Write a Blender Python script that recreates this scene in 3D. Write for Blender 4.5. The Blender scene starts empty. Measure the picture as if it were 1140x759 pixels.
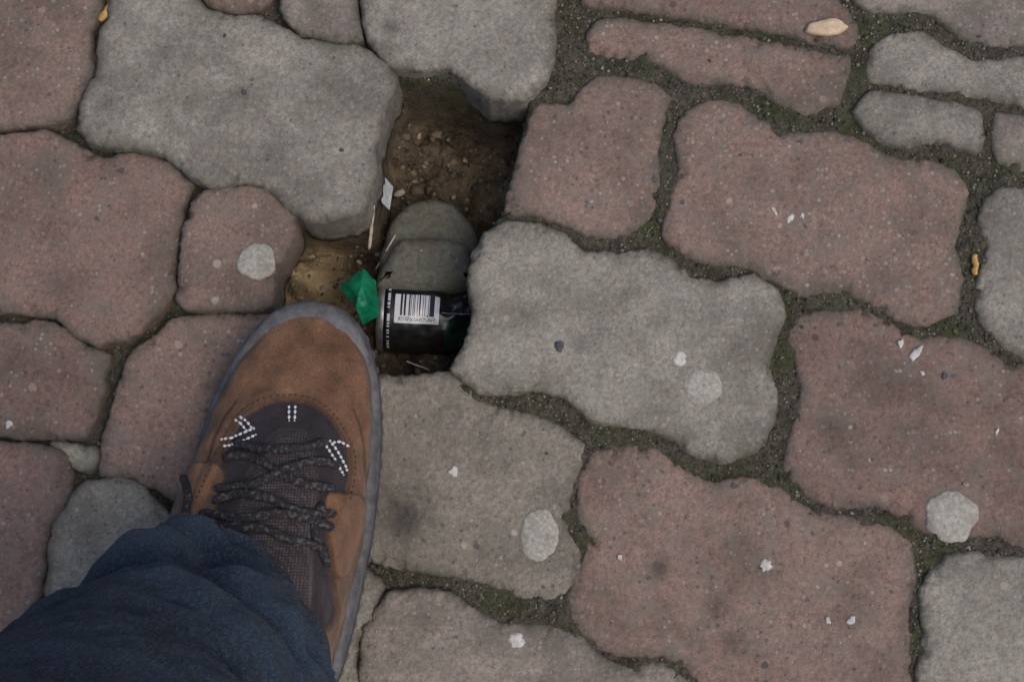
import bpy, math, random, numpy as np
from mathutils import Vector, Matrix, noise, geometry
from mathutils.bvhtree import BVHTree
random.seed(7); np.random.seed(7)
F=1750.0; CY=-0.1763; CH=1.0; TILT=math.radians(10)
c_,s_=math.cos(TILT),math.sin(TILT)
def U(px,py,z=0.0):
    dx=(px-570)/F; dy=-(py-379.5)/F
    d=(dx,dy*c_+s_,dy*s_-c_); t=(z-CH)/d[2]
    return (d[0]*t, CY+d[1]*t)
def U3(px,py,z=0.0):
    x,y=U(px,py,z); return Vector((x,y,z))
def PR(x,y,z):
    vy=y-CY; vz=z-CH
    ly=vy*c_+vz*s_; lz=-vy*s_+vz*c_
    return 570+F*x/(-lz), 379.5-F*ly/(-lz)
def sm(a,b,x):
    t=np.clip((np.asarray(x,float)-a)/(b-a),0,1); return t*t*(3-2*t)
def fb(x,y,z,o=4):
    return noise.fractal(Vector((x,y,z)),1.0,2.0,o)
def catmull(pts,step,closed=True,lin=0.0):
    P=[np.array(p,float) for p in pts]; n=len(P); out=[]
    rng=range(n) if closed else range(n-1)
    for i in rng:
        if closed: p0,p1,p2,p3=P[i-1],P[i],P[(i+1)%n],P[(i+2)%n]
        else: p0,p1,p2,p3=P[max(i-1,0)],P[i],P[i+1],P[min(i+2,n-1)]
        k=max(1,int(np.linalg.norm(p2-p1)/step))
        for j in range(k):
            t=j/k
            c=0.5*((2*p1)+(-p0+p2)*t+(2*p0-5*p1+4*p2-p3)*t*t+(-p0+3*p1-3*p2+p3)*t**3)
            out.append(c*(1-lin)+(p1+(p2-p1)*t)*lin)
    if not closed: out.append(P[-1])
    return np.array(out)
def inpoly(X,Y,poly):
    r=np.zeros(X.shape,bool); n=len(poly); j=n-1
    for i in range(n):
        xi,yi=poly[i]; xj,yj=poly[j]
        if yi!=yj:
            r^=((yi>Y)!=(yj>Y))&(X<(xj-xi)*(Y-yi)/(yj-yi)+xi)
        j=i
    return r
def segdist(X,Y,poly):
    P=np.asarray(poly); A=P; B=np.roll(P,-1,0); best=np.full(X.shape,1e9)
    for a,b in zip(A,B):
        d=b-a; L=d@d+1e-18
        t=np.clip(((X-a[0])*d[0]+(Y-a[1])*d[1])/L,0,1)
        best=np.minimum(best,(X-a[0]-t*d[0])**2+(Y-a[1]-t*d[1])**2)
    return np.sqrt(best)
def area(p):
    x,y=p[:,0],p[:,1]; return 0.5*np.sum(x*np.roll(y,-1)-y*np.roll(x,-1))
def normals(p):
    t=np.roll(p,-1,0)-np.roll(p,1,0); t/=np.linalg.norm(t,axis=1)[:,None]+1e-12
    return np.stack([t[:,1],-t[:,0]],1)  # outward for CCW
def mkobj(name,verts,faces,mat=None,smooth=True,origin=None):
    me=bpy.data.meshes.new(name)
    v=np.array(verts,float)
    if origin is not None: v=v-np.array(origin)
    me.from_pydata(v.tolist(),[],faces); me.update()
    ob=bpy.data.objects.new(name,me); bpy.context.scene.collection.objects.link(ob)
    if origin is not None: ob.location=origin
    if mat: me.materials.append(mat)
    if smooth: me.polygons.foreach_set('use_smooth',[True]*len(me.polygons))
    return ob
def fattr(ob,name,vals):
    a=ob.data.attributes.new(name,'FLOAT','POINT'); a.data.foreach_set('value',np.asarray(vals,np.float32))
def cattr(ob,name,cols):
    c=np.asarray(cols,np.float32)
    if c.shape[1]==3: c=np.concatenate([c,np.ones((len(c),1),np.float32)],1)
    a=ob.data.attributes.new(name,'FLOAT_COLOR','POINT'); a.data.foreach_set('color',c.ravel())
# ---------- node helpers
class G:
    def __init__(s,name):
        s.m=bpy.data.materials.new(name); s.m.use_nodes=True; s.t=s.m.node_tree
        s.b=s.t.nodes['Principled BSDF']
    def n(s,ty,props=None,ins=None,out=0):
        x=s.t.nodes.new(ty)
        for k,v in (props or {}).items(): setattr(x,k,v)
        for k,v in (ins or {}).items(): s.set(x.inputs[k],v)
        return x.outputs[out] if out is not None else x
    def set(s,sock,v):
        if isinstance(v,bpy.types.NodeSocket): s.t.links.new(v,sock)
        else:
            if isinstance(v,(tuple,list)) and len(v)==3 and sock.type=='RGBA': v=(*v,1)
            sock.default_value=v
    def math(s,op,a,b=0.0,c=0.0): return s.n('ShaderNodeMath',{'operation':op},{0:a,1:b,2:c})
    def mix(s,f,a,b,bl='MIX'): return s.n('ShaderNodeMix',{'data_type':'RGBA','blend_type':bl},{0:f,6:a,7:b},2)
    def mr(s,v,a,b,c=0.0,d=1.0): return s.n('ShaderNodeMapRange',None,{0:v,1:a,2:b,3:c,4:d})
    def noise(s,v,sc,de=4,ro=.6,out=0): return s.n('ShaderNodeTexNoise',None,{'Vector':v,'Scale':sc,'Detail':de,'Roughness':ro},out)
    def vor(s,v,sc): 
        x=s.n('ShaderNodeTexVoronoi',None,{'Vector':v,'Scale':sc},None); return x.outputs['Distance'],x.outputs['Color']
    def attr(s,nm,out='Color'): 
        x=s.n('ShaderNodeAttribute',{'attribute_name':nm},None,None); return x.outputs[out]
    def val(s,v): # grey scale color
        return s.n('ShaderNodeCombineColor',None,{0:v,1:v,2:v})
    def sep(s,c): 
        x=s.n('ShaderNodeSeparateColor',None,{0:c},None); return x.outputs
    def bump(s,h,st,di): 
        s.set(s.b.inputs['Normal'],s.n('ShaderNodeBump',None,{'Strength':st,'Distance':di,'Height':h}))
    def fin(s,col,rough=.8,spec=.3):
        s.set(s.b.inputs['Base Color'],col); s.set(s.b.inputs['Roughness'],rough); s.b.inputs['Specular IOR Level'].default_value=spec
        return s.m
def coord(g):
    tc=g.n('ShaderNodeTexCoord',None,None,None).outputs['Object']
    r=g.n('ShaderNodeObjectInfo',None,None,None).outputs['Random']
    o=g.math('MULTIPLY',r,37.0)
    return g.n('ShaderNodeVectorMath',{'operation':'ADD'},{0:tc,1:o})
def stone_mat():
    g=G('concrete_paver'); v=coord(g)
    base=g.attr('scol')
    n1=g.noise(v,18,4,.65); n2=g.noise(v,300,4,.9); n4=g.noise(v,55,3,.7)
    col=g.mix(1.0,base,g.val(g.mr(n1,.3,.7,.76,1.22)),'MULTIPLY')
    col=g.mix(1.0,col,g.val(g.mr(n2,.28,.72,.42,1.62)),'MULTIPLY')
    col=g.mix(g.mr(n4,.42,.66,0,.5),col,(.19,.172,.145))
    col=g.mix(g.mr(n1,.52,.34,0,.35),col,(.085,.07,.055))
    jit=g.mr(n2,.3,.7,-.20,.20)
    d,c=g.vor(v,330); r=g.sep(c)
    rad=g.mr(r[1],0,1,.05,.50)
    m=g.math('MULTIPLY',g.math('GREATER_THAN',r[0],.62),g.mr(g.math('SUBTRACT',rad,g.math('ADD',d,jit)),-.05,.06))
    sc=g.mix(r[2],(.48,.44,.39),(.25,.165,.12)); sc=g.mix(g.math('GREATER_THAN',r[2],.80),sc,(.045,.04,.04))
    col=g.mix(g.math('MULTIPLY',g.math('MULTIPLY',m,g.mr(n4,.35,.6,.35,1.0)),.58),col,sc)
    d3,c3=g.vor(v,125); r3=g.sep(c3)
    dj=g.math('ADD',d3,g.math('MULTIPLY',jit,.7)); rad3=g.math('MULTIPLY',g.math('POWER',r3[1],2.0),.36)
    m3=g.math('MULTIPLY',g.math('GREATER_THAN',r3[0],.78),g.mr(g.math('SUBTRACT',rad3,dj),-.02,.03))
    pc=g.mix(r3[2],(.46,.42,.37),(.22,.14,.10)); pc=g.mix(g.math('GREATER_THAN',r3[2],.75),pc,(.05,.05,.055))
    col=g.mix(g.math('MULTIPLY',m3,.7),col,pc)
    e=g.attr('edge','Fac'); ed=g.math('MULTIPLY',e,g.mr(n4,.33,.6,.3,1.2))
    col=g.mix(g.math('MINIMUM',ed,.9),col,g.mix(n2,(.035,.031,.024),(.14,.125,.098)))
    st=g.attr('stain','Fac'); 
    col=g.mix(g.math('MULTIPLY',st,g.mr(n4,.3,.55,.35,1.0)),col,(.035,.032,.03))
    h=g.math('ADD',n2,g.math('MULTIPLY',d,-.25))
    g.bump(h,.85,.0020)
    return g.fin(col,g.mr(n2,.3,.7,.55,.85),.4)
def soil_mat():
    g=G('joint_soil'); v=g.n('ShaderNodeTexCoord',None,None,None).outputs['Object']
    n1=g.noise(v,20,3); n2=g.noise(v,300,4,.8); n3=g.noise(v,60,3)
    col=g.mix(g.mr(n2,.3,.7),(.020,.018,.014),(.14,.125,.098))
    col=g.mix(g.mr(n1,.48,.60,0,.65),col,g.mix(n2,(.02,.025,.010),(.085,.095,.04)))
    col=g.mix(g.mr(n3,.5,.35,0,.5),col,(.025,.022,.017))
    hs=g.attr('hole','Fac')
    hc=g.mix(g.mr(n3,.35,.65),(.040,.029,.019),(.15,.112,.074)); hc=g.mix(g.mr(n2,.45,.75,0,.6),hc,(.24,.19,.135))
    col=g.mix(hs,col,hc)
    sa=g.attr('sand','Fac')
    col=g.mix(sa,col,g.mix(n2,(.22,.15,.075),(.48,.36,.21)))
    h=g.math('ADD',n2,g.math('MULTIPLY',n3,.6)); g.bump(h,.9,.0028)
    return g.fin(col,.95,.15)
STONE=stone_mat(); SOIL=soil_mat()
def simple(name,c1,c2,scale,rough=.7,bump=.0005,spec=.3,metal=0,det=4):
    g=G(name); v=g.n('ShaderNodeTexCoord',None,None,None).outputs['Object']
    n=g.noise(v,scale,det,.65); col=g.mix(g.mr(n,.33,.67),c1,c2)
    if bump: g.bump(n,.8,bump)
    g.b.inputs['Metallic'].default_value=metal
    return g.fin(col,rough,spec)

# ---------- paving stones (traced on ground plane)
GY=(.268,.246,.208); GP=(.262,.220,.188); PK=(.228,.150,.122); PD=(.205,.129,.106); GB=(.222,.194,.158)
S=[
('A',PK,[(-60,-30),(108,-30),(110,8),(99,35),(101,72),(90,108),(76,130),(45,137),(0,140),(-60,146)],0),
('B',GY,[(130,-30),(124,5),(113,45),(113,80),(94,116),(90,145),(108,163),(150,167),(185,174),(213,197),(235,209),(275,203),(303,212),(326,237),(345,246),(385,245),(407,232),(416,200),(418,160),(427,130),(440,94),(432,75),(405,58),(365,52),(338,48),(308,31),(286,22),(255,22),(232,14),(216,-5),(212,-30)],.007),
('C',PK,[(222,-30),(304,-30),(302,-6),(292,8),(268,12),(240,6),(226,-6)],0),
('C2',GP,[(312,-30),(315,12),(335,36),(370,45),(402,44),(396,10),(399,-30)],.002),
('D',GY,[(407,-30),(405,15),(413,48),(436,76),(470,80),(500,76),(520,90),(546,112),(582,114),(604,96),(617,65),(615,30),(619,-30)],.006),
('E',PD,[(-60,152),(0,153),(50,147),(88,164),(115,177),(150,172),(185,181),(212,205),(201,235),(196,265),(190,300),(192,325),(170,352),(140,376),(108,382),(82,370),(58,350),(0,346),(-60,346)],.002),
('F',PK,[(233,213),(285,208),(310,220),(327,242),(324,264),(306,300),(300,341),(250,345),(208,342),(199,333),(203,290),(206,255),(215,228)],.004),
('G',PD,[(-60,360),(0,362),(45,358),(72,368),(98,387),(119,395),(114,430),(104,465),(94,484),(60,488),(0,484),(-60,484)],0),
('H',PK,[(195,354),(245,349),(296,352),(335,372),(352,410),(352,470),(350,540),(300,565),(240,560),(190,553),(172,540),(145,530),(110,527),(113,490),(125,450),(136,415),(148,390),(174,374)],-.001),
('I',PD,[(-60,493),(0,493),(40,495),(70,506),(78,530),(68,560),(50,590),(45,640),(34,680),(8,716),(-60,722)],0),
('J',GY,[(95,537),(130,531),(156,540),(178,566),(196,585),(270,600),(300,625),(300,690),(160,705),(60,712),(24,725),(46,680),(52,640),(52,610),(62,575),(76,552)],-.002),
('K',(.34,.32,.25),[(54,492),(75,495),(103,499),(106,512),(95,523),(72,512)],-.004),
('L',GB,[(372,424),(425,418),(465,420),(500,415),(515,426),(540,449),(570,459),(602,463),(630,480),(648,496),(644,520),(631,550),(632,590),(646,622),(640,650),(615,665),(580,664),(545,650),(510,640),(460,633),(430,626),(385,612),(368,580),(366,520),(368,460)],0),
('M',GP,[(432,662),(470,656),(503,663),(530,682),(562,696),(600,696),(640,706),(666,731),(700,744),(738,740),(766,762),(774,800),(424,800),(401,750),(406,700)],0),
('N',GY,[(312,636),(365,626),(400,630),(424,652),(418,684),(396,712),(396,760),(404,800),(300,800),(302,700)],-.002),
('O',GY,[(541,262),(562,251),(598,250),(625,262),(650,281),(690,285),(720,280),(745,290),(770,310),(800,316),(840,308),(864,325),(873,350),(861,380),(853,410),(862,440),(860,470),(842,500),(812,512),(776,508),(745,486),(715,475),(680,472),(652,462),(628,441),(600,433),(560,436),(530,434),(505,411),(519,386),(528,350),(523,310),(530,280)],.004),
('P',PK,[(598,116),(636,117),(646,104),(664,86),(700,87),(730,95),(745,110),(736,135),(731,170),(734,205),(722,242),(700,260),(662,262),(630,250),(600,238),(563,235),(574,190),(586,150)],0),
('Q',PK,[(764,124),(790,112),(822,115),(848,134),(880,149),(930,148),(965,160),(1000,178),(1040,180),(1065,192),(1075,215),(1070,245),(1062,275),(1072,310),(1064,345),(1032,359),(1000,354),(970,335),(940,323),(895,326),(862,312),(835,296),(790,292),(755,281),(739,260),(747,225),(757,190),(752,150)],0),
('R',PK,[(664,22),(690,19),(760,29),(850,44),(945,63),(942,95),(930,120),(900,130),(870,118),(840,97),(810,93),(772,96),(745,80),(715,64),(680,66),(656,55),(652,38)],0),
('S',PD,[(650,-30),(647,3),(690,10),(760,20),(850,35),(944,54),(957,40),(950,15),(930,-8),(922,-30)],.001),
('T',GP,[(938,-30),(952,-5),(974,12),(1010,10),(1042,18),(1074,42),(1110,48),(1200,44),(1200,-30)],0),
('U',GY,[(975,45),(1000,36),(1030,33),(1055,51),(1085,65),(1140,61),(1200,60),(1200,124),(1140,118),(1060,105),(1000,95),(968,89),(965,68)],0),
('V',GY,[(968,100),(1010,104),(1060,112),(1091,122),(1098,150),(1091,173),(1065,165),(1040,157),(1010,164),(985,160),(964,145),(949,124)],.001),
('W',GP,[(1107,124),(1140,128),(1200,135),(1200,191),(1140,190),(1111,182),(1103,160)],0),
('X',GY,[(1112,211),(1140,207),(1200,205),(1200,400),(1140,395),(1112,376),(1090,350),(1090,310),(1100,288),(1092,250),(1098,226)],0),
('Y',PD,[(888,355),(920,346),(960,345),(1000,365),(1030,378),(1070,375),(1100,390),(1127,406),(1200,410),(1200,618),(1140,608),(1112,594),(1080,595),(1040,592),(1005,575),(975,561),(930,563),(900,551),(874,522),(880,490),(888,460),(896,430),(886,400),(879,375)],0),
('Z',PK,[(665,503),(700,496),(735,501),(760,522),(795,539),(830,531),(870,545),(905,571),(950,576),(985,581),(1012,605),(1018,640),(1008,680),(1012,730),(1010,800),(796,800),(786,772),(765,742),(738,729),(700,728),(665,718),(636,690),(631,665),(648,630),(656,600),(642,565),(646,530)],0),
('AA',GY,[(1050,623),(1090,615),(1130,621),(1200,640),(1200,800),(1032,800),(1023,750),(1031,700),(1026,655)],0),
('BB',PD,[(-60,734),(5,734),(60,724),(160,718),(286,705),(286,800),(-60,800)],0),
]
XL,XR,YT,YB=-.43,.43,.31,-.29
def wpt(p):
    x,y=U(*p)
    if p[0]<=-50: x=XL
    if p[0]>=1190: x=XR
    if p[1]<=-20: y=YT
    if p[1]>=790: y=YB
    return (x,y)
stains=[(455,572,26,.95),(440,560,12,.9),(735,632,12,.75),(800,675,13,.75),(435,35,10,.7),(700,330,10,.3),(815,716,13,.8),(122,122,12,.5),(650,380,8,.2),(545,705,20,.3),(270,105,10,.4),(980,300,16,.3),(925,470,18,.3),(620,560,18,.3),(1000,480,22,.25),(60,250,20,.3),(840,200,18,.25),(560,520,14,.3),(185,60,20,.25)]
stw=[(*U(a,b),r/F,k) for a,b,r,k in stains]
hole_px=[(440,80),(520,88),(550,108),(592,108),(568,235),(552,246),(560,290),(625,300),(640,350),(625,402),(520,425),(430,432),(330,415),(285,352),(290,300),(318,236),(400,236),(408,200),(412,130)]
HOLE=[U(*p) for p in hole_px]
outlines=[]
def build_stone(key,col,px,dz,seed):
    ol=catmull([wpt(p) for p in px],.0020,True,.72)
    if area(ol)<0: ol=ol[::-1].copy()
    nr=normals(ol)
    for _ in range(2): nr=nr+np.roll(nr,1,0)+np.roll(nr,-1,0); nr/=np.linalg.norm(nr,axis=1)[:,None]
    k=np.array([fb(p[0]*55+seed,p[1]*55,1,3)*.0013+fb(p[0]*260,p[1]*260+seed,2,3)*.0012 for p in ol])+(.0005 if key in 'RSUVW' else .0020)
    ol=ol+nr*k[:,None]
    outlines.append(ol)
    mn,mx=ol.min(0),ol.max(0)
    def grid(st):
        gx,gy=np.meshgrid(np.arange(mn[0],mx[0],st),np.arange(mn[1],mx[1],st))
        gx=gx+np.random.uniform(-.3,.3,gx.shape)*st; gy=gy+np.random.uniform(-.3,.3,gy.shape)*st
        gx,gy=gx.ravel(),gy.ravel(); m=inpoly(gx,gy,ol); gx,gy=gx[m],gy[m]
        return gx,gy,segdist(gx,gy,ol)
    a=grid(.0013); m=(a[2]>.0007)&(a[2]<.0075); b=grid(.0042); m2=b[2]>=.0075
    ix=np.concatenate([a[0][m],b[0][m2]]); iy=np.concatenate([a[1][m],b[1][m2]])
    allp=np.concatenate([ol,np.stack([ix,iy],1)])*1000
    n=len(ol)
    r=geometry.delaunay_2d_cdt([Vector(p) for p in allp],[(i,(i+1)%n) for i in range(n)],[],1,1e-5)
    vc=np.array([tuple(v) for v in r[0]])/1000; faces=[tuple(f) for f in r[2]]
    mp={}
    for j,o in enumerate(r[3]):
        for i in o:
            if i<n: mp[i]=j
    ring=[mp[i] for i in range(n)]
    d=segdist(vc[:,0],vc[:,1],ol); 
    for i in ring: d[i]=0
    z=np.zeros(len(vc)); 
    for i,(x,y) in enumerate(vc):
        nn=fb(x*45+seed,y*45,5,3); R=.0026+nn*.0022+fb(x*220,y*220,seed,2)*.0012; R=max(R,.0010)
        dd=min(d[i]/R,1); z[i]=-R*.8*(1-math.sqrt(max(0,1-(1-dd)**2)))
        z[i]+=fb(x*25,y*25+seed,9,3)*.0006+fb(x*160,y*160+seed,3,2)*.00035-.0011*max(0,1-d[i]/.011)**2
        ch=fb(x*75+seed*3,y*75,13,4)
        if d[i]<.010 and ch>.22: z[i]-=(ch-.22)*.010*(1-d[i]/.010)
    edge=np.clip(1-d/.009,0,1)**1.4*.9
    st=np.zeros(len(vc))
    for sx,sy,rr,kk in stw: st=np.maximum(st,kk*np.exp(-((vc[:,0]-sx)**2+(vc[:,1]-sy)**2)/(rr*rr)))
    V=[(x,y,zz) for (x,y),zz in zip(vc,z)]; Fc=faces
    edge=list(edge); st=list(st); prev=ring
    N=normals(ol)
    for lz in (-.007,-.014,-.022,-.031,-.040,-.05):
        cur=[]
        for i in range(n):
            o=fb(ol[i][0]*80,ol[i][1]*80,lz*90+seed,3)*.0010
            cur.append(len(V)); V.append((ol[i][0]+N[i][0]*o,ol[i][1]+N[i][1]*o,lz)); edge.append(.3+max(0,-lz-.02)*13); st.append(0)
        for i in range(n):
            j=(i+1)%n; Fc.append((prev[i],cur[i],cur[j],prev[j]))
        prev=cur
    Fc.append(tuple(prev[::-1]))
    cen=(float(ol[:,0].mean()),float(ol[:,1].mean()),0)
    ob=mkobj('paving_stone',V,Fc,STONE,True,cen)
    rv=random.uniform(.93,1.07); cc=np.tile(np.array(col)*rv,(len(V),1)); cattr(ob,'scol',cc); fattr(ob,'edge',edge); fattr(ob,'stain',st)
    ob.location.z=dz+random.uniform(-.0008,.0008)
    ob.rotation_euler=(random.uniform(-.006,.006),random.uniform(-.006,.006),0)
    return ob
SO={}
for i,(k,col,px,dz) in enumerate(S): SO[k]=build_stone(k,col,px,dz,i*7.3+1)

# ---------- ground : fine joint soil + pit, one sheet to the horizon
st=.002; gx=np.arange(-.46,.4601,st); gy=np.arange(-.32,.3401,st); X,Y=np.meshgrid(gx,gy); sh=X.shape
xf,yf=X.ravel(),Y.ravel()
occ=np.zeros(len(xf),bool)
for ol in outlines: occ|=inpoly(xf,yf,ol)
inh=inpoly(xf,yf,HOLE); dh=segdist(xf,yf,HOLE)
hm=np.where(inh,sm(0,.009,dh),0)
PX,PY=PR(xf,yf,0*xf)
base=-.0125+.0094*sm(380,540,PX)
def gs(a,b,r,z=0): 
    x,y=U(a,b,z); return np.exp(-((xf-x)**2+(yf-y)**2)/((r/F)**2))
dep=-.094+.052*gs(325,300,34,-.04)+.045*gs(568,215,34,-.06)+.02*gs(585,130,30,-.06)+.025*gs(480,415,34,-.07)+.015*gs(440,150,25,-.07)-.012*gs(480,350,60,-.08)
nz=np.array([fb(x*45,y*45,2.2,5) for x,y in zip(xf,yf)]); nf=np.array([fb(x*260,y*260,7.2,3) for x,y in zip(xf,yf)])
z=(base+nz*.0026+nf*.0013)*(1-hm)+hm*(dep+nz*.013+nf*.004)
z=np.minimum(z,-.0010)
border=(xf<-.455)|(xf>.455)|(yf<-.315)|(yf>.335); z[border]=-.008
sand=np.clip(gs(330,300,44,-.04)*1.2,0,.9)*hm*np.clip(.7+nz,0,1)+ .55*gs(555,205,46,-.06)*hm*np.clip(.7+nz,0,1)
W=sh[1];H=sh[0]
idx=np.arange(H*W).reshape(H,W)
q=np.stack([idx[:-1,:-1],idx[:-1,1:],idx[1:,1:],idx[1:,:-1]],-1).reshape(-1,4)
V=np.stack([xf,yf,z],1).tolist(); Fq=q.tolist()
b0=len(V); x0,x1,y0,y1=gx[0],gx[-1],gy[0],gy[-1]; D=150
V+=[(x0,y0,-.008),(x1,y0,-.008),(x1,y1,-.008),(x0,y1,-.008),(-D,-D,-.008),(D,-D,-.008),(D,D,-.008),(-D,D,-.008)]
for a,b in ((0,1),(1,2),(2,3),(3,0)): Fq.append([b0+a,b0+4+a,b0+4+b,b0+b])
gr=mkobj('ground',V,Fq,SOIL)
fattr(gr,'hole',list(hm)+[0]*8); fattr(gr,'sand',list(sand)+[0]*8)
zg=z.reshape(sh); occg=occ.reshape(sh); hmg=hm.reshape(sh)

# ---------- surrounding pavement outside the traced area
V=[];Fc=[];C=[];E=[]
def simple_stone(x0,x1,y0,y1,col):
    g=.003; pts=[]
    nx=max(3,int((x1-x0)/.012)); ny=max(3,int((y1-y0)/.012))
    for i in range(nx): pts.append((x0+(x1-x0)*i/nx,y0))
    for i in range(ny): pts.append((x1,y0+(y1-y0)*i/ny))
    for i in range(nx): pts.append((x1-(x1-x0)*i/nx,y1))
    for i in range(ny): pts.append((x0,y1-(y1-y0)*i/ny))
    cx,cy=(x0+x1)/2,(y0+y1)/2
    P=[]
    for (x,y) in pts:
        xx=x+(g if x<cx else -g)*(1 if abs(x-cx)>.45*(x1-x0) else 0); yy=y+(g if y<cy else -g)*(1 if abs(y-cy)>.45*(y1-y0) else 0)
        f=min(1,max(0,(max(abs(x)-.46,abs(y)-.34))/.05)) 
        P.append((xx+.008*math.sin(y*57)*f,yy+.008*math.sin(x*57)*f))
    P=np.array(P); N=normals(P); n=len(P); b=len(V); dz=random.uniform(-.002,.002)
    for ins,zz,e in ((0,-.03,.9),(0,-.003,.8),(.001,-.0012,.5),(.003,0,.25),(.010,0.0002,0)):
        for p,nn in zip(P,N): V.append((p[0]-nn[0]*ins,p[1]-nn[1]*ins,zz+dz)); E.append(e); C.append(col)
    for k in range(4):
        for i in range(n):
            j=(i+1)%n; Fc.append((b+k*n+i,b+k*n+j,b+(k+1)*n+j,b+(k+1)*n+i))
    Fc.append(tuple(b+4*n+i for i in range(n)))
def band(ax,bx,ay,by):
    ny=max(1,round((by-ay)/.125)); hy=(by-ay)/ny
    for r in range(ny):
        nx=max(1,round((bx-ax)/.2)); hx=(bx-ax)/nx; off=(r%2)*hx*.5
        xs=[ax]+[ax+off+hx*i for i in range(0 if off else 1,nx)]+[bx]
        for a,b in zip(xs[:-1],xs[1:]):
            col=np.array(random.choice([PK,PD,GY,GY,GP]))*random.uniform(.9,1.1)
            simple_stone(a,b,ay+r*hy,ay+(r+1)*hy,col)
R_=2.2
band(-R_,R_,YT+.004,R_); band(-R_,R_,-R_,YB-.004); band(-R_,XL-.004,YB,YT); band(XR+.004,R_,YB,YT)
pv=mkobj('pavement',V,Fc,STONE); cattr(pv,'scol',C); fattr(pv,'edge',E); fattr(pv,'stain',[0]*len(V))

# ---------- grit in joints
import bmesh
bm=bmesh.new(); bmesh.ops.create_icosphere(bm,subdivisions=1,radius=1); ico=np.array([v.co[:] for v in bm.verts]); icf=np.array([[v.index for v in f.verts] for f in bm.faces]); bm.free()
def grains(name,pts,mat,smin,smax,cols,lift=.3):
    Vs=[];Fs=[];Cs=[]
    for k,(x,y,zz) in enumerate(pts):
        s=random.uniform(smin,smax)*(1 if random.random()<.93 else 1.7)
        v=ico*(1+np.random.uniform(-.25,.25,(len(ico),1)))*np.array([s*random.uniform(.7,1.3),s*random.uniform(.7,1.3),s*.6])
        a=random.uniform(0,6.28); ca,sa=math.cos(a),math.sin(a)
        v=np.stack([v[:,0]*ca-v[:,1]*sa+x,v[:,0]*sa+v[:,1]*ca+y,v[:,2]+zz+s*lift],1)
        Vs.append(v); Fs.append(icf+k*len(ico)); c=np.array(random.choice(cols))*random.uniform(.6,1.3); Cs.append(np.tile(c,(len(ico),1)))
    ob=mkobj(name,np.concatenate(Vs),np.concatenate(Fs).tolist(),mat); cattr(ob,'scol',np.concatenate(Cs)); return ob
g=G('grit'); v=g.n('ShaderNodeTexCoord',None,None,None).outputs['Object']; n=g.noise(v,600,2); GRIT=g.fin(g.mix(1,g.attr('scol'),g.val(g.mr(n,.3,.7,.7,1.3)),'MULTIPLY'),.85,.3)
pts=[]
while len(pts)<6500:
    x=random.uniform(-.43,.43); y=random.uniform(-.28,.30); i=int(round((y-gy[0])/st)); j=int(round((x-gx[0])/st))
    if occg[i,j]: continue
    if hmg[i,j]>.1 and random.random()<.6: continue
    pts.append((x,y,zg[i,j]))
grains('joint_gravel',pts,GRIT,.0003,.0010,[(.07,.06,.05),(.11,.10,.08),(.13,.12,.095),(.05,.05,.035),(.07,.08,.035),(.03,.025,.02),(.2,.18,.15)])
pts=[]
for _ in range(300):
    pts.append((random.uniform(-.4,.4),random.uniform(-.25,.27),.0006))
grains('loose_grit',pts,GRIT,.0003,.0008,[(.3,.27,.22),(.40,.36,.3),(.1,.08,.06),(.2,.13,.09)])
pts=[]
while len(pts)<260:
    a,b=random.uniform(310,590),random.uniform(100,420); x,y=U(a,b)
    i=int(round((y-gy[0])/st)); j=int(round((x-gx[0])/st))
    if hmg[i,j]>.6: pts.append((x,y,zg[i,j]))
grains('pit_rubble',pts,GRIT,.0010,.0036,[(.14,.105,.07),(.19,.15,.10),(.09,.07,.05),(.26,.22,.17)],.1)

# ---------- spots of chewing gum
g=G('old_gum'); v=g.n('ShaderNodeTexCoord',None,None,None).outputs['Object']; n=g.noise(v,380,4,.85); n2=g.noise(v,100,3)
cc=g.mix(g.mr(n,.3,.7),(.20,.19,.165),(.54,.51,.45)); cc=g.mix(g.mr(n2,.48,.7,0,.65),cc,(.22,.20,.172)); g.bump(n,.9,.0012); GUM=g.fin(cc,.8,.3)
def blob(name,px,py,rx,ry,z,mat,ht=.0006,rot=0,irr=.1,n=48):
    x,y=U(px,py,z); V=[];Fc=[]; sd=random.uniform(0,99)
    rad=[1+irr*fb(math.cos(a*6.283/n)*1.5+sd,math.sin(a*6.283/n)*1.5,sd,4)*1.6 for a in range(n)]
    for f,h in ((1,0),(.97,.5),(.9,.9),(.5,1),(.2,1)):
        for a in range(n):
            t=a*6.283185/n; X_=rx/F*rad[a]*f*math.cos(t); Y_=ry/F*rad[a]*f*math.sin(t)
            V.append((x+X_*math.cos(rot)-Y_*math.sin(rot),y+X_*math.sin(rot)+Y_*math.cos(rot),z-.0010+(.0010+ht)*h+fb(X_*300,Y_*300,sd,2)*.0003))
    for k in range(4):
        for a in range(n): b=(a+1)%n; Fc.append((k*n+a,k*n+b,(k+1)*n+b,(k+1)*n+a))
    Fc.append(tuple(4*n+a for a in range(n)))
    return mkobj(name,V,Fc,mat)
blob('chewing_gum',286,291,21,21,.0045,GUM,.0004); blob('chewing_gum',783,431,23,22,.004,GUM,.0006)
blob('chewing_gum',601,596,21,29,.0002,GUM,.0005); blob('chewing_gum',1058,574,29,29,.0,GUM,.0014,0,.12)
FL=simple('pale_fleck',(.34,.32,.30),(.62,.6,.57),300,.6,.0004)
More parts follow.
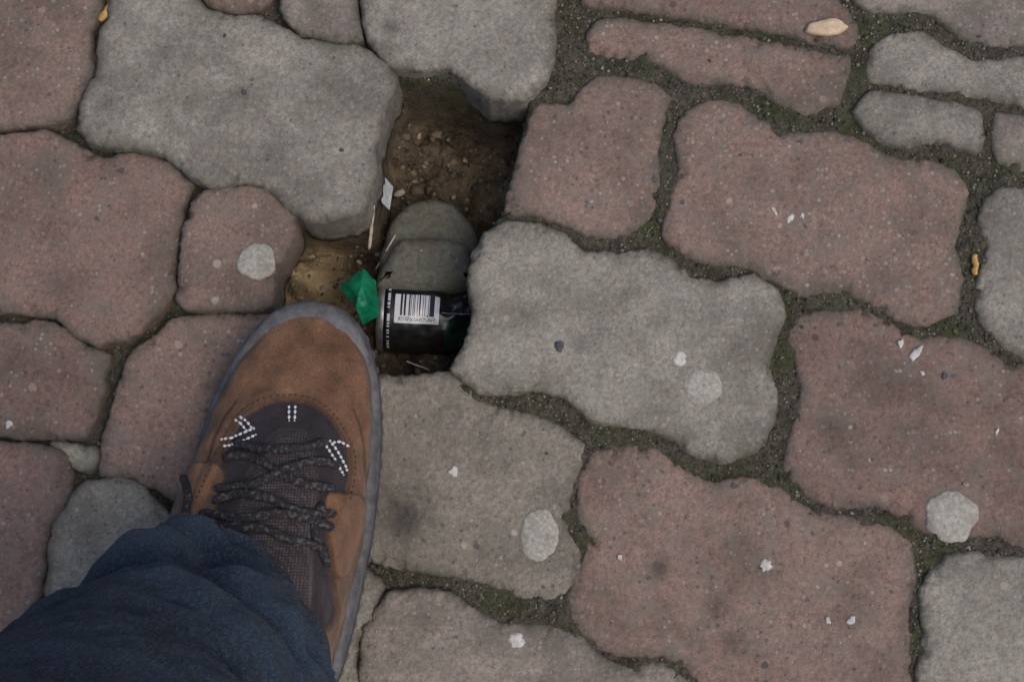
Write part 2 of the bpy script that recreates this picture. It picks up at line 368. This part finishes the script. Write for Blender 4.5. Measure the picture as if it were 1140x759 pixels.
for a,b,r,q_ in [(853,629,7,7),(575,712,9,7),(1020,393,9,4),(1003,382,5,3),(505,525,6,5),(880,243,3,6),(862,235,6,2),(893,240,3,3),(78,169,7,3),(757,399,8,7),(1027,415,3,2),(948,690,4,5),(922,690,4,3),(10,472,5,4),(690,620,3,3),(1110,480,4,2)]:
    blob('pale_fleck',a,b,r,q_,.0004 if b!=399 else .0042,FL,.0004,random.random()*3,.35,24)
BLK=simple('dark_pebble',(.035,.037,.045),(.09,.09,.10),200,.6,.0004)
for a,b,r,q_,zz in [(623,385,6,5,.0042),(1052,418,3,4,.0004),(272,103,4,4,.0068),(380,167,3,3,.0068),(735,245,3,3,.0),(250,40,3,2,.0068)]:
    blob('dark_pebble',a,b,r,q_,zz,BLK,.0006,random.random()*3,.25,20)
LEAF=simple('dry_leaf',(.42,.3,.19),(.68,.53,.38),120,.6,.0008)
lf=blob('dry_leaf',921,31,24,10,.004,LEAF,.0025,.08,.12)
WOOD=simple('splinter_wood',(.4,.2,.05),(.62,.38,.14),300,.6,.0005)
def stick(name,p0,p1,r,mat):
    p0,p1=Vector(p0),Vector(p1); d=(p1-p0); n=8; m=14; u=d.orthogonal().normalized(); w=d.normalized().cross(u); V=[];Fc=[]
    for i in range(m):
        t=i/(m-1); c=p0+d*t+u*(fb(t*3,p0.x*50,1,2)*r*.5)
        rr=r*(.55 if i in(0,m-1) else 1)*(1+.2*fb(t*6,1,p0.y*40,2))
        for a in range(n): V.append(c+u*math.cos(a*6.283/n)*rr+w*math.sin(a*6.283/n)*rr*.7)
    for i in range(m-1):
        for a in range(n): b=(a+1)%n; Fc.append((i*n+a,i*n+b,(i+1)*n+b,(i+1)*n+a))
    Fc+= [tuple(range(n))[::-1],tuple((m-1)*n+a for a in range(n))]
    return mkobj(name,[tuple(v) for v in V],Fc,mat)
stick('wood_splinter',U3(1085,283,0),U3(1086,306,0),.0022,WOOD)
stick('wood_splinter',U3(112,24,-.002),U3(127,0,-.002),.0034,WOOD)
PALE=simple('pale_straw',(.4,.34,.26),(.65,.58,.48),300,.6,.0003)
stick('straw',U3(411,278,-.055),U3(416,229,-.02),.0014,PALE)
stick('straw',U3(418,300,-.075),U3(440,262,-.055),.0008,PALE)
stick('straw',U3(452,402,-.07),U3(478,412,-.066),.0007,PALE)
def sheet(name,ptsz,faces,mat,th=.0006):
    ob=mkobj(name,ptsz,faces,mat,False); m=ob.modifiers.new('s','SOLIDIFY'); m.thickness=th; return ob
SCR=simple('white_plastic',(.3,.32,.34),(.5,.52,.55),90,.4,.0004)
sheet('plastic_scrap',[U3(421,204,-.04),U3(428,198,-.043),U3(437,208,-.05),U3(433,234,-.055),U3(425,226,-.045)],[(0,1,4),(1,2,3,4)],SCR)

# ---------- broken concrete block in pit
g=G('block_concrete'); v=g.n('ShaderNodeTexCoord',None,None,None).outputs['Object']; n=g.noise(v,260,4,.8); n2=g.noise(v,40,3)
col=g.mix(g.mr(n,.3,.7),(.070,.071,.058),(.19,.187,.158)); col=g.mix(g.mr(n2,.45,.65,0,.6),col,(.11,.092,.064)); g.bump(n,.8,.0015); BLKM=g.fin(col,.85,.3)
V=[];Fc=[]
def tier(px_,zpl,prof,amp):
    o_=catmull([U(*p,zpl) for p in px_],.002,True,.5)
    if area(o_)<0: o_=o_[::-1].copy()
    N0=normals(o_); n=len(o_); b=len(V)
    for _ in range(4): N0=N0+np.roll(N0,1,0)+np.roll(N0,-1,0); N0/=np.linalg.norm(N0,axis=1)[:,None]
    for zz,ins in prof:
        for p,nn in zip(o_,N0):
            k=fb(p[0]*60,p[1]*60,zz*40,3)*amp; V.append((p[0]-nn[0]*(ins+k),p[1]-nn[1]*(ins+k),zz+fb(p[0]*90,p[1]*90,4,3)*amp*.6))
    for kk in range(len(prof)-1):
        for i in range(n): j=(i+1)%n; Fc.append((b+kk*n+i,b+kk*n+j,b+(kk+1)*n+j,b+(kk+1)*n+i))
    Fc.append(tuple(b+(len(prof)-1)*n+i for i in range(n)))
tier([(424,300),(428,262),(436,242),(455,224),(480,219),(505,226),(524,246),(533,268),(534,300)],-.062,((-.118,-.003),(-.074,-.0005),(-.068,.0005),(-.0645,.003),(-.0625,.007)),.0010)
tier([(419,316),(427,288),(444,265),(470,262),(500,263),(520,270),(527,290),(536,318),(478,322)],-.050,((-.118,-.001),(-.060,0.0),(-.0555,.001),(-.0515,.005),(-.0500,.010)),.0009)
mkobj('broken_concrete_block',V,Fc,BLKM)

# ---------- drink can
g=G('can_print'); tc=g.n('ShaderNodeTexCoord',None,None,None).outputs['Object']
sx=g.n('ShaderNodeSeparateXYZ',None,{0:tc},None).outputs
ax=sx[0]; ang=g.math('ARCTAN2',sx[1],sx[2])  # 0 = top of can, + towards +Y
def rng(v,a,b): return g.math('MULTIPLY',g.math('GREATER_THAN',v,a),g.math('LESS_THAN',v,b))
lab=g.math('MULTIPLY',rng(ax,.0105,.041),rng(ang,-.38,.40))
cell=g.math('FLOOR',g.math('MULTIPLY',ax,2100.0)); wn=g.n('ShaderNodeTexWhiteNoise',{'noise_dimensions':'1D'},{'W':cell})
bar=g.math('MULTIPLY',g.math('GREATER_THAN',wn,.5),g.math('MULTIPLY',rng(ax,.013,.0385),rng(ang,-.18,.42)))
n=g.noise(tc,120,4)
dig=g.math('MULTIPLY',g.math('GREATER_THAN',g.n('ShaderNodeTexWhiteNoise',{'noise_dimensions':'2D'},{'Vector':g.n('ShaderNodeVectorMath',{'operation':'FLOOR'},{0:g.n('ShaderNodeCombineXYZ',None,{0:g.math('MULTIPLY',ax,1700.0),1:g.math('MULTIPLY',ang,34.0)})})}),.55),g.math('MULTIPLY',rng(ax,.013,.0385),rng(ang,-.31,-.22)))
txt=g.math('MULTIPLY',g.math('GREATER_THAN',g.n('ShaderNodeTexWhiteNoise',{'noise_dimensions':'1D'},{'W':g.math('FLOOR',g.math('MULTIPLY',ang,26.0))}),.45),rng(ax,.0055,.0073))
txt=g.math('MULTIPLY',txt,rng(ang,-1.3,1.2))
line=g.math('MULTIPLY',rng(ax,.043,.11),rng(ang,-.06,-.03))
col=g.mix(g.mr(n,.4,.7),(.006,.006,.009),(.016,.017,.020))
gp=g.math('MULTIPLY',rng(ax,.045,.2),rng(ang,-1.2,-.25)); col=g.mix(gp,col,(.006,.035,.025))
col=g.mix(lab,col,(.62,.63,.67)); col=g.mix(bar,col,(.01,.01,.012)); col=g.mix(dig,col,(.02,.02,.02)); col=g.mix(txt,col,(.5,.5,.5)); col=g.mix(line,col,(.3,.3,.3))
dirt=g.mr(g.noise(tc,45,4),.5,.8,0,.4); col=g.mix(dirt,col,(.11,.085,.055))
CAN=g.fin(col,.30,.5); g.bump(n,.3,.001)
ALU=simple('can_aluminium',(.5,.5,.51),(.75,.75,.75),200,.3,.0002,.5,.9)
cpar=bpy.data.objects.new('crushed_drink_can',None); bpy.context.scene.collection.objects.link(cpar)
cpar.location=U3(425,350,-.081); cpar.rotation_euler=(0,.02,math.radians(-3))
def lathe(name,prof,mat,n=128,dent=True):
    V=[];Fc=[]
    for (a,r) in prof:
        for i in range(n):
            t=i*6.283185/n; rr=r
            if dent:
                rr*=1+.06*fb(a*40,math.cos(t)*1.2,math.sin(t)*1.2,3)*sm(.006,.03,a)
                cr=1-abs(fb(a*55+3,math.cos(t)*1.1,math.sin(t)*1.1,2))*5
                rr-=.0022*max(0,cr)*sm(.038,.048,a)
                rr-=.007*math.exp(-((a-.050)/.008)**2)*math.exp(-((t-.5)/.7)**2)
                rr-=.007*math.exp(-((a-.058)/.006)**2)*math.exp(-((t-5.6)/.6)**2)
            V.append((a,rr*math.sin(t),rr*math.cos(t)))
    for k in range(len(prof)-1):
        for i in range(n): j=(i+1)%n; Fc.append((k*n+i,k*n+j,(k+1)*n+j,(k+1)*n+i))
    ob=mkobj(name,V,[f[::-1] for f in Fc],mat); ob.parent=cpar; return ob
R0=.0265
lathe('can_body',[(.002,R0-.0035),(.0035,R0-.0015),(.006,R0)]+[(.006+.0008*i,R0) for i in range(1,131)]+[(.113,R0-.002),(.115,0.001)],CAN)
lathe('can_lid',[(.004,.001),(.004,R0-.006),(.0015,R0-.0052),(-.0012,R0-.0045),(-.0022,R0-.0036),(-.0014,R0-.0018),(.0008,R0-.0010),(.0030,R0-.0010)],ALU,96,False)
# torn green packaging
g=G('green_foil'); v=g.n('ShaderNodeTexCoord',None,None,None).outputs['Object']; n=g.noise(v,70,3)
GRN=g.fin(g.mix(g.mr(n,.35,.7),(.0,.09,.045),(.01,.22,.11)),.3,.5); g.bump(n,.5,.002)
gp=[(377,319,-.045),(404,299,-.036),(419,313,-.047),(422,332,-.046),(421,352,-.052),(404,362,-.052),(396,342,-.041),(386,332,-.048),(402,318,-.033),(410,340,-.042)]
gf=mkobj('torn_green_wrapper',[U3(*p) for p in gp],[(0,8,1),(1,8,2),(8,3,2),(8,9,3),(9,4,3),(9,5,4),(6,5,9),(6,9,8),(7,6,8),(0,7,8)],GRN,False)
m=gf.modifiers.new('sub','SUBSURF'); m.subdivision_type='SIMPLE'; m.levels=m.render_levels=3
tx=bpy.data.textures.new('cr','CLOUDS'); tx.noise_scale=.012; m=gf.modifiers.new('d','DISPLACE'); m.texture=tx; m.strength=.003; m.texture_coords='GLOBAL'
m=gf.modifiers.new('s','SOLIDIFY'); m.thickness=.0007

# ---------- hiking shoe
shoe=bpy.data.objects.new('hiking_shoe',None); bpy.context.scene.collection.objects.link(shoe); shoe.location=(*U(300,600),0)
bpy.context.view_layer.update()
def shp(ob):
    ob.parent=shoe; ob.matrix_parent_inverse=shoe.matrix_world.inverted(); return ob
shoe_px=[(350,339),(377,344),(396,358),(409,378),(417,404),(422,435),(424,475),(422,520),(418,560),(412,605),(403,650),(392,700),(378,750),(356,800),(325,835),(285,848),(245,842),(215,818),(195,780),(184,740),(178,700),(177,650),(184,605),(195,560),(210,520),(229,470),(246,430),(261,402),(280,375),(301,355),(324,343)]
so=catmull([U(a,b,.02) for a,b in shoe_px],.002)
if area(so)<0: so=so[::-1].copy()
NS=normals(so)
for _ in range(6): NS=(NS+np.roll(NS,1,0)+np.roll(NS,-1,0)); NS/=np.linalg.norm(NS,axis=1)[:,None]
g=G('rubber_sole'); v=g.n('ShaderNodeTexCoord',None,None,None).outputs['Object']; n=g.noise(v,90,4,.7); n2=g.noise(v,500,3)
col=g.mix(g.mr(n,.35,.65),(.055,.055,.060),(.125,.124,.13)); col=g.mix(g.mr(n2,.6,.75,0,.5),col,(.22,.2,.18)); g.bump(n2,.5,.0005); RUB=g.fin(col,.6,.35)
ytoe,yheel=so[:,1].max(),so[:,1].min()
V=[];Fc=[]; n=len(so)
prof=[(0,.002),(.003,0),(.010,-.0003),(.0105,.0012),(.012,.0012),(.0125,-.0004),(.020,0),(.0255,.0006),(.0285,.0020),(.0298,.0045),(.029,.012)]
for k,(zz,ins) in enumerate(prof):
    for i in range(n):
        ft=1+.45*sm(.05,.0,ytoe-so[i][1]) if k>4 else 1
        gvr=.0009*math.sin(i*1.3) if k in(1,2) else 0
        wav=.0020*math.sin(so[i][1]*70+1) if k>=7 else 0
        V.append((so[i][0]-NS[i][0]*(ins+gvr+wav*.6),so[i][1]-NS[i][1]*(ins+gvr+wav*.6),zz*ft+wav*.8))
for k in range(len(prof)-1):
    for i in range(n): j=(i+1)%n; Fc.append((k*n+i,k*n+j,(k+1)*n+j,(k+1)*n+i))
Fc.append(tuple(range(n))[::-1])
shp(mkobj('rubber_sole',V,Fc,RUB))
# upper
uo=so-NS*.0046
it=int(np.argmax(uo[:,1])); ih=int(np.argmin(uo[:,1]))
uo2=np.roll(uo,-it,0); ih2=(ih-it)%n
sideA=uo2[:ih2+1]; sideB=np.concatenate([uo2[ih2:],uo2[:1]])[::-1]
if sideA[len(sideA)//2][0]>sideB[len(sideB)//2][0]: sideA,sideB=sideB,sideA
def fx(side): 
    yy=side[:,1]; o=np.argsort(yy); return lambda y: np.interp(y,yy[o],side[o,0])
fL,fR=fx(sideA),fx(sideB)
ut,uh=uo[:,1].max(),uo[:,1].min()
rid=[(349,372,.047),(344,400,.0515),(338,430,.0555),(330,460,.062),(322,490,.072),(312,520,.081),(303,560,.093),(293,600,.105),(286,640,.116),(280,700,.128),(276,760,.13)]
rw=[(*U(a,b,zz),zz) for a,b,zz in rid]
ry=np.array([r[1] for r in rw][::-1]); rx=np.array([r[0] for r in rw][::-1]); rz=np.array([r[2] for r in rw][::-1])
xt=float(fL(ut-.0005)+fR(ut-.0005))/2
RYx=np.concatenate([[uh],ry,[ut]]); RXx=np.concatenate([[float(fL(uh+.001)+fR(uh+.001))/2],rx,[xt]])
zk=[(ut,.030),(ut-.0015,.036),(ut-.004,.040),(ut-.009,.044)]
RZy=np.concatenate([[uh,uh+.004,uh+.012],ry[ry>uh+.02],[a for a,_ in zk][::-1]]); RZz=np.concatenate([[.03,.075,.10],rz[ry>uh+.02],[b for _,b in zk][::-1]])
NR,NK=320,170
dark=[(262,478),(274,462),(292,451),(312,446),(340,448),(362,460),(378,482),(389,508),(386,545),(374,580),(368,620),(362,700),(200,700),(200,640),(222,605),(218,572),(230,545),(244,512)]
tong=[(288,500),(300,480),(318,474),(340,478),(352,500),(356,540),(352,600),(345,680),(235,680),(244,600),(262,545)]
V=[]
ZB=.026
for a in range(NR+1):
    t=a/NR; y=ut+(uh-ut)*(.5-.5*math.cos(math.pi*t))
    L,R=float(fL(y)),float(fR(y)); tx_=float(np.interp(y,RYx,RXx)); tz=float(np.interp(y,RZy,RZz))
    tx_=min(max(tx_,L+.25*(R-L)),L+.75*(R-L))
    for b_ in range(NK+1):
        th=math.pi*b_/NK; cx=math.cos(th); s2=math.sin(th); p=2/2.35
        X_=tx_+((R-tx_)*abs(cx)**p if cx>0 else (L-tx_)*abs(cx)**p)
        V.append((X_,y,ZB+(tz-ZB)*abs(s2)**p))
V=np.array(V); 
Vg=V.reshape(NR+1,NK+1,3)
for _ in range(8):
    Vg[2:-2,:,2]=(Vg[1:-3,:,2]+Vg[2:-2,:,2]*2+Vg[3:-1,:,2])/4
du=np.gradient(Vg,axis=0); dv=np.gradient(Vg,axis=1); nn=np.cross(dv,du); nn/=np.linalg.norm(nn,axis=2)[...,None]+1e-12
if nn[NR//2,NK//2,2]<0: nn=-nn
pxs,pys=PR(Vg[...,0],Vg[...,1],Vg[...,2])
def sd(poly,cl=True): 
    P=catmull(poly,4,cl) 
    if not cl:
        P=np.concatenate([P,P[::-1]])
        return segdist(pxs,pys,P)
    i=inpoly(pxs,pys,P); d=segdist(pxs,pys,P); return np.where(i,d,-d)
sdD=sd(dark); sdT=sd(tong)
disp=-.0024*sm(-1.2,1.5,sdD)+.0035*sm(0,14,sdT)
nzz=np.array([[fb(p[0]*60,p[1]*60,p[2]*60,4) for p in row] for row in Vg])
nz2=np.array([[fb(p[0]*28+5,p[1]*28,p[2]*28,3) for p in row] for row in Vg])
disp+=nzz*.0011+nz2*.0016
disp+=-.0006*np.exp(-((sdD+9)/2.0)**2)*(pys<520)
sg1=sd([(214,560),(232,505),(246,470),(262,446)],False); sg2=sd([(404,590),(408,540),(404,490),(394,455)],False)
for s in (sg1,sg2): disp+=-.0011*np.exp(-(s/1.8)**2)
disp+=.0005*np.sin(pys*.55)*sm(2,8,sdT)
Vg2=Vg+nn*disp[...,None]
brown=np.array((.140,.074,.043)); dk=np.array((.030,.024,.028)); tg=np.array((.095,.072,.074)); 
mD=sm(-1,1,sdD)[...,None]; mT=sm(-1,1.5,sdT)[...,None]
col=brown*(1+.3*nzz[...,None]+.3*nz2[...,None]); 
rim_shade=sm(.040,.031,Vg[...,2])[...,None]; col=col*(1-.45*rim_shade)  # shading painted into the brown, darker towards the upper's bottom edge
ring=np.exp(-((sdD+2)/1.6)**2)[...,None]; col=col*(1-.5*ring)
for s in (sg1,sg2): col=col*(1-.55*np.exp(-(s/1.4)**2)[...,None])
col=col*(1-mD)+dk*mD; col=col*(1-mT)+tg*mT
tabL=[(212,520),(240,515),(250,530),(240,560),(236,590),(214,612),(196,600),(204,560)]
tabR=[(362,552),(380,548),(404,556),(400,600),(388,640),(372,640),(366,600)]
for tb in (tabL,tabR):
    s=sd(tb); w=sm(-1,1,s)[...,None]; col=col*(1-w)+(brown*1.15)*w; Vg2=Vg2+nn*(.0018*sm(-1,1.5,s))[...,None]; 
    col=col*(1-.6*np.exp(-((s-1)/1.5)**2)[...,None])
idx=np.arange((NR+1)*(NK+1)).reshape(NR+1,NK+1)
q=np.stack([idx[:-1,:-1],idx[1:,:-1],idx[1:,1:],idx[:-1,1:]],-1).reshape(-1,4).tolist()
g=G('shoe_upper'); v=g.n('ShaderNodeTexCoord',None,None,None).outputs['Object']; n1=g.noise(v,900,3,.7); n2=g.noise(v,60,4)
cc=g.mix(1,g.attr('pcol'),g.val(g.mr(n1,.3,.7,.65,1.35)),'MULTIPLY'); cc=g.mix(1,cc,g.val(g.mr(n2,.3,.7,.72,1.28)),'MULTIPLY')
w=g.n('ShaderNodeTexVoronoi',None,{'Vector':v,'Scale':560.0,'Randomness':.12},0); tm=g.attr('tong','Fac')
cc=g.mix(g.math('MULTIPLY',tm,g.mr(w,.25,.5,0,.75)),cc,(.014,.012,.014))
hh=g.math('ADD',g.math('MULTIPLY',n1,.5),g.math('MULTIPLY',g.math('MULTIPLY',tm,w),-1.2)); g.bump(hh,.7,.0009)
g.b.inputs['Sheen Weight'].default_value=.1
UPM=g.fin(cc,.85,.2)
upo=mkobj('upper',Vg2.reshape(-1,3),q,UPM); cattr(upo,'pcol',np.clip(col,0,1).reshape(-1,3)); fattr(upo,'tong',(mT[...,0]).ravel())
bvh=BVHTree.FromPolygons([tuple(p) for p in Vg2.reshape(-1,3)],q)
bm=bmesh.new(); bm.from_mesh(upo.data); bmesh.ops.recalc_face_normals(bm,faces=bm.faces); bm.to_mesh(upo.data); bm.free()
upo.data.polygons.foreach_set('use_smooth',[True]*len(upo.data.polygons))
shp(upo)
CAMV=Vector((0,CY,CH))
def onshoe(px,py,off):
    d=(U3(px,py,0)-CAMV).normalized(); h=bvh.ray_cast(CAMV,d)
    if h[0] is None: return U3(px,py,.05)
    nrm=h[1] if h[1].z>0 else -h[1]
    return h[0]+nrm*off
def tube(name,pts,rw,rh,mat,n=10,amp=0):
    P=[Vector(p) for p in pts]; V=[];Fc=[]
    for i,p in enumerate(P):
        d=(P[min(i+1,len(P)-1)]-P[max(i-1,0)]).normalized(); up=Vector((0,0,1)); s=d.cross(up).normalized(); u=s.cross(d)
        e=.5 if i in(0,len(P)-1) else 1; e*=1+amp*math.sin(i*2.1)
        for a in range(n): t=a*6.283185/n; V.append(p+s*math.cos(t)*rw*e+u*math.sin(t)*rh*e)
    for i in range(len(P)-1):
        for a in range(n): b=(a+1)%n; Fc.append((i*n+a,i*n+b,(i+1)*n+b,(i+1)*n+a))
    Fc+=[tuple(range(n))[::-1],tuple((len(P)-1)*n+a for a in range(n))]
    return mkobj(name,[tuple(v) for v in V],Fc,mat)
g=G('lace_cord'); v=g.n('ShaderNodeTexCoord',None,None,None).outputs['Object']; d,c=g.vor(v,900); n=g.noise(v,400,3)
LACE=g.fin(g.mix(g.mr(n,.52,.62),(.022,.02,.023),(.085,.08,.08)),.8,.25); g.bump(d,.6,.0004)
laces=[[(262,494),(285,500),(310,503),(340,500),(364,492)],
[(250,512),(275,508),(300,520),(330,538),(372,545)],
[(376,520),(350,514),(320,522),(285,540),(240,545)],
[(238,560),(265,550),(300,556),(335,572),(372,572)],
[(372,590),(345,578),(310,572),(270,578),(225,572)],
[(222,584),(250,592),(285,588),(320,600),(362,612)],
[(360,560),(345,585),(352,610),(365,630)],
[(206,530),(212,550),(208,575),(214,592)]]
for L_ in laces:
    pp=catmull(L_,4,False); P3=[onshoe(a,b,.0020) for a,b in pp]
    for _ in range(8): P3=[P3[0]]+[(P3[i-1]+P3[i]*2+P3[i+1])/4 for i in range(1,len(P3)-1)]+[P3[-1]]
    shp(tube('lace',P3,.0026,.0016,LACE,10,.03))
WST=simple('reflective_stitch',(.42,.43,.46),(.7,.71,.74),600,.4,.0002)
def dashes(l,dash=5,gap=3,r=.0010):
    pp=catmull(l,1.0,False); i=0
    while i<len(pp)-2:
        sg=pp[i:i+dash+1]; 
        if len(sg)>2: shp(tube('stitch',[onshoe(a,b,.0008) for a,b in sg[::2]],r,.0006,WST,6))
        i+=dash+gap
for l in [[(246,490),(262,486),(284,477)],[(249,497),(266,493),(286,484)],[(262,467),(270,474),(276,482)],[(267,464),(275,470),(281,478)],[(322,452),(322,470)],[(329,452),(328,470)],[(360,493),(370,508),(382,530)],[(366,490),(377,506),(387,526)],[(370,493),(380,492),(388,497)]]: dashes(l,4,1)
BST=simple('brown_thread',(.05,.025,.015),(.1,.055,.03),500,.7,.0002)
def offs(poly,o):
    P=catmull(poly,3); 
    if area(P)<0: P=P[::-1].copy()
    return P+normals(P)*o
L_=[tuple(p) for p in offs(dark,6) if p[1]<560]
for i in range(0,len(L_)-2,2):
    a,b=L_[i],L_[i+1]
    if abs(a[0]-b[0])+abs(a[1]-b[1])<8: shp(tube('seam_stitch',[onshoe(*a,.0003),onshoe((a[0]+b[0])/2,(a[1]+b[1])/2,.0004),onshoe(*b,.0003)],.0005,.0004,BST,6))

# ---------- jeans leg
g=G('denim'); v=g.n('ShaderNodeTexCoord',None,None,None).outputs['Object']; n1=g.noise(v,28,4,.6); n2=g.noise(v,750,2,.9)
mp_=g.n('ShaderNodeMapping',None,{'Vector':v,'Scale':(1.0,.7,.12)}); n3=g.noise(mp_,620,2,.9)
col=g.mix(g.mr(n1,.35,.7),(.009,.015,.028),(.019,.032,.054)); 
col=g.mix(1,col,g.val(g.mr(n2,.32,.68,.3,1.8)),'MULTIPLY'); col=g.mix(g.mr(n3,.5,.66,0,.6),col,(.05,.072,.10))
fd=g.attr('fade','Fac'); col=g.mix(g.math('MULTIPLY',fd,.28),col,(.06,.085,.12))
g.bump(g.math('ADD',n2,n3),.9,.0011); g.b.inputs['Sheen Weight'].default_value=.05; DEN=g.fin(col,.92,.1)
ctrl=[(.098,-.166,-.213,.062,.083,.036),(.14,-.168,-.218,.064,.082,.030),(.20,-.174,-.234,.070,.082,.02),(.30,-.184,-.258,.079,.084,.008),(.40,-.190,-.286,.084,.086,0),(.48,-.19,-.311,.084,.086,-.01),(.58,-.188,-.35,.088,.09,-.04),(.70,-.182,-.403,.094,.098,-.05),(.84,-.175,-.47,.10,.108,-.05)]
ctrl=np.array(ctrl); NZ,NA=360,240
zz_=np.linspace(.098,.84,NZ); V=[];fade=[]
def ci(k,z): return float(np.interp(z,ctrl[:,0],ctrl[:,k]))
for i,zc in enumerate(zz_):
    cx,cy,rx_,ry_,tl=[ci(k,zc) for k in range(1,6)]
    h=zc-.098
    for a in range(NA):
        t=a*6.283185/NA; ca,sa=math.cos(t),math.sin(t)
        w1=fb(ca*1.3+2,sa*1.3,h*16+ca*.8,3); w2=1-abs(fb(ca*.9+7,sa*.9,h*24-sa*.9,2))*2.2
        w3=fb(ca*2.2+4,sa*2.2,h*55+ca*2,3)
        amp=.0038+.011*math.exp(-((h-.07)/.10)**2)
        dd=w1*amp*.9+ (w2-.3)*amp*.6+w3*.0022
        if h<.016: dd=dd*.5+ (.0012 if h<.0135 else 0)
        V.append((cx+(rx_+dd)*ca,cy+(ry_+dd)*sa,zc+tl*sa+w1*.004*(h<.05)))
        fade.append(max(0,min(1,.15+dd*80)))
Fc=[]
for i in range(NZ-1):
    for a in range(NA): b=(a+1)%NA; Fc.append((i*NA+a,i*NA+b,(i+1)*NA+b,(i+1)*NA+a))
Fc.append(tuple((NZ-1)*NA+a for a in range(NA)))
jn=mkobj('blue_jeans_leg',V,Fc,DEN); fattr(jn,'fade',fade)
jm=jn.modifiers.new('thick','SOLIDIFY'); jm.thickness=.0022; jm.offset=-1
TH=simple('denim_thread',(.03,.028,.022),(.08,.066,.045),500,.7,.0002)
row=[Vector(V[5*NA+a]) for a in range(NA)]
Vt=[];Ft=[];k=0
cen=Vector((ci(1,.1),ci(2,.1),0))
for a in range(0,NA,2):
    p0,p1=row[a],row[(a+1)%NA]; o=(p0-cen); o.z=0; o=o.normalized()*.0006; up=Vector((0,0,.0005))
    for p in (p0,p1):
        for q2 in (o+up,o-up,-o-up,-o+up): Vt.append(tuple(p+q2))
    b=k*8; Ft+=[(b,b+1,b+5,b+4),(b+1,b+2,b+6,b+5),(b+2,b+3,b+7,b+6),(b+3,b,b+4,b+7),(b,b+3,b+2,b+1),(b+4,b+5,b+6,b+7)]; k+=1
hs=mkobj('hem_stitching',Vt,Ft,TH); hs.parent=jn

# ---------- camera, light
cam=bpy.data.cameras.new('camera'); co=bpy.data.objects.new('camera',cam); bpy.context.scene.collection.objects.link(co)
co.location=(0,CY,CH); co.rotation_euler=(TILT,0,0); cam.sensor_width=36; cam.lens=F/1140*36; cam.clip_start=.01; cam.clip_end=500
bpy.context.scene.camera=co
w=bpy.data.worlds.new('World'); bpy.context.scene.world=w; w.use_nodes=True; nt=w.node_tree
sky=nt.nodes.new('ShaderNodeTexSky'); sky.sky_type='NISHITA'; sky.sun_disc=False
EL,AZ=math.radians(62),math.radians(125)
sky.sun_elevation=EL; sky.sun_rotation=AZ; sky.air_density=1.0; sky.dust_density=4.0; sky.ozone_density=1
nt.links.new(sky.outputs[0],nt.nodes['Background'].inputs[0]); nt.nodes['Background'].inputs[1].default_value=.128
sl=bpy.data.lights.new('sun','SUN'); sl.energy=1.15; sl.angle=math.radians(40); sl.color=(1,.95,.86)
sn=bpy.data.objects.new('sun',sl); bpy.context.scene.collection.objects.link(sn)
dirv=Vector((math.sin(AZ)*math.cos(EL),math.cos(AZ)*math.cos(EL),math.sin(EL)))
sn.rotation_euler=dirv.to_track_quat('Z','Y').to_euler(); sn.location=dirv*5
sc=bpy.context.scene; sc.view_settings.view_transform='Standard'; sc.view_settings.look='None'; sc.view_settings.exposure=0
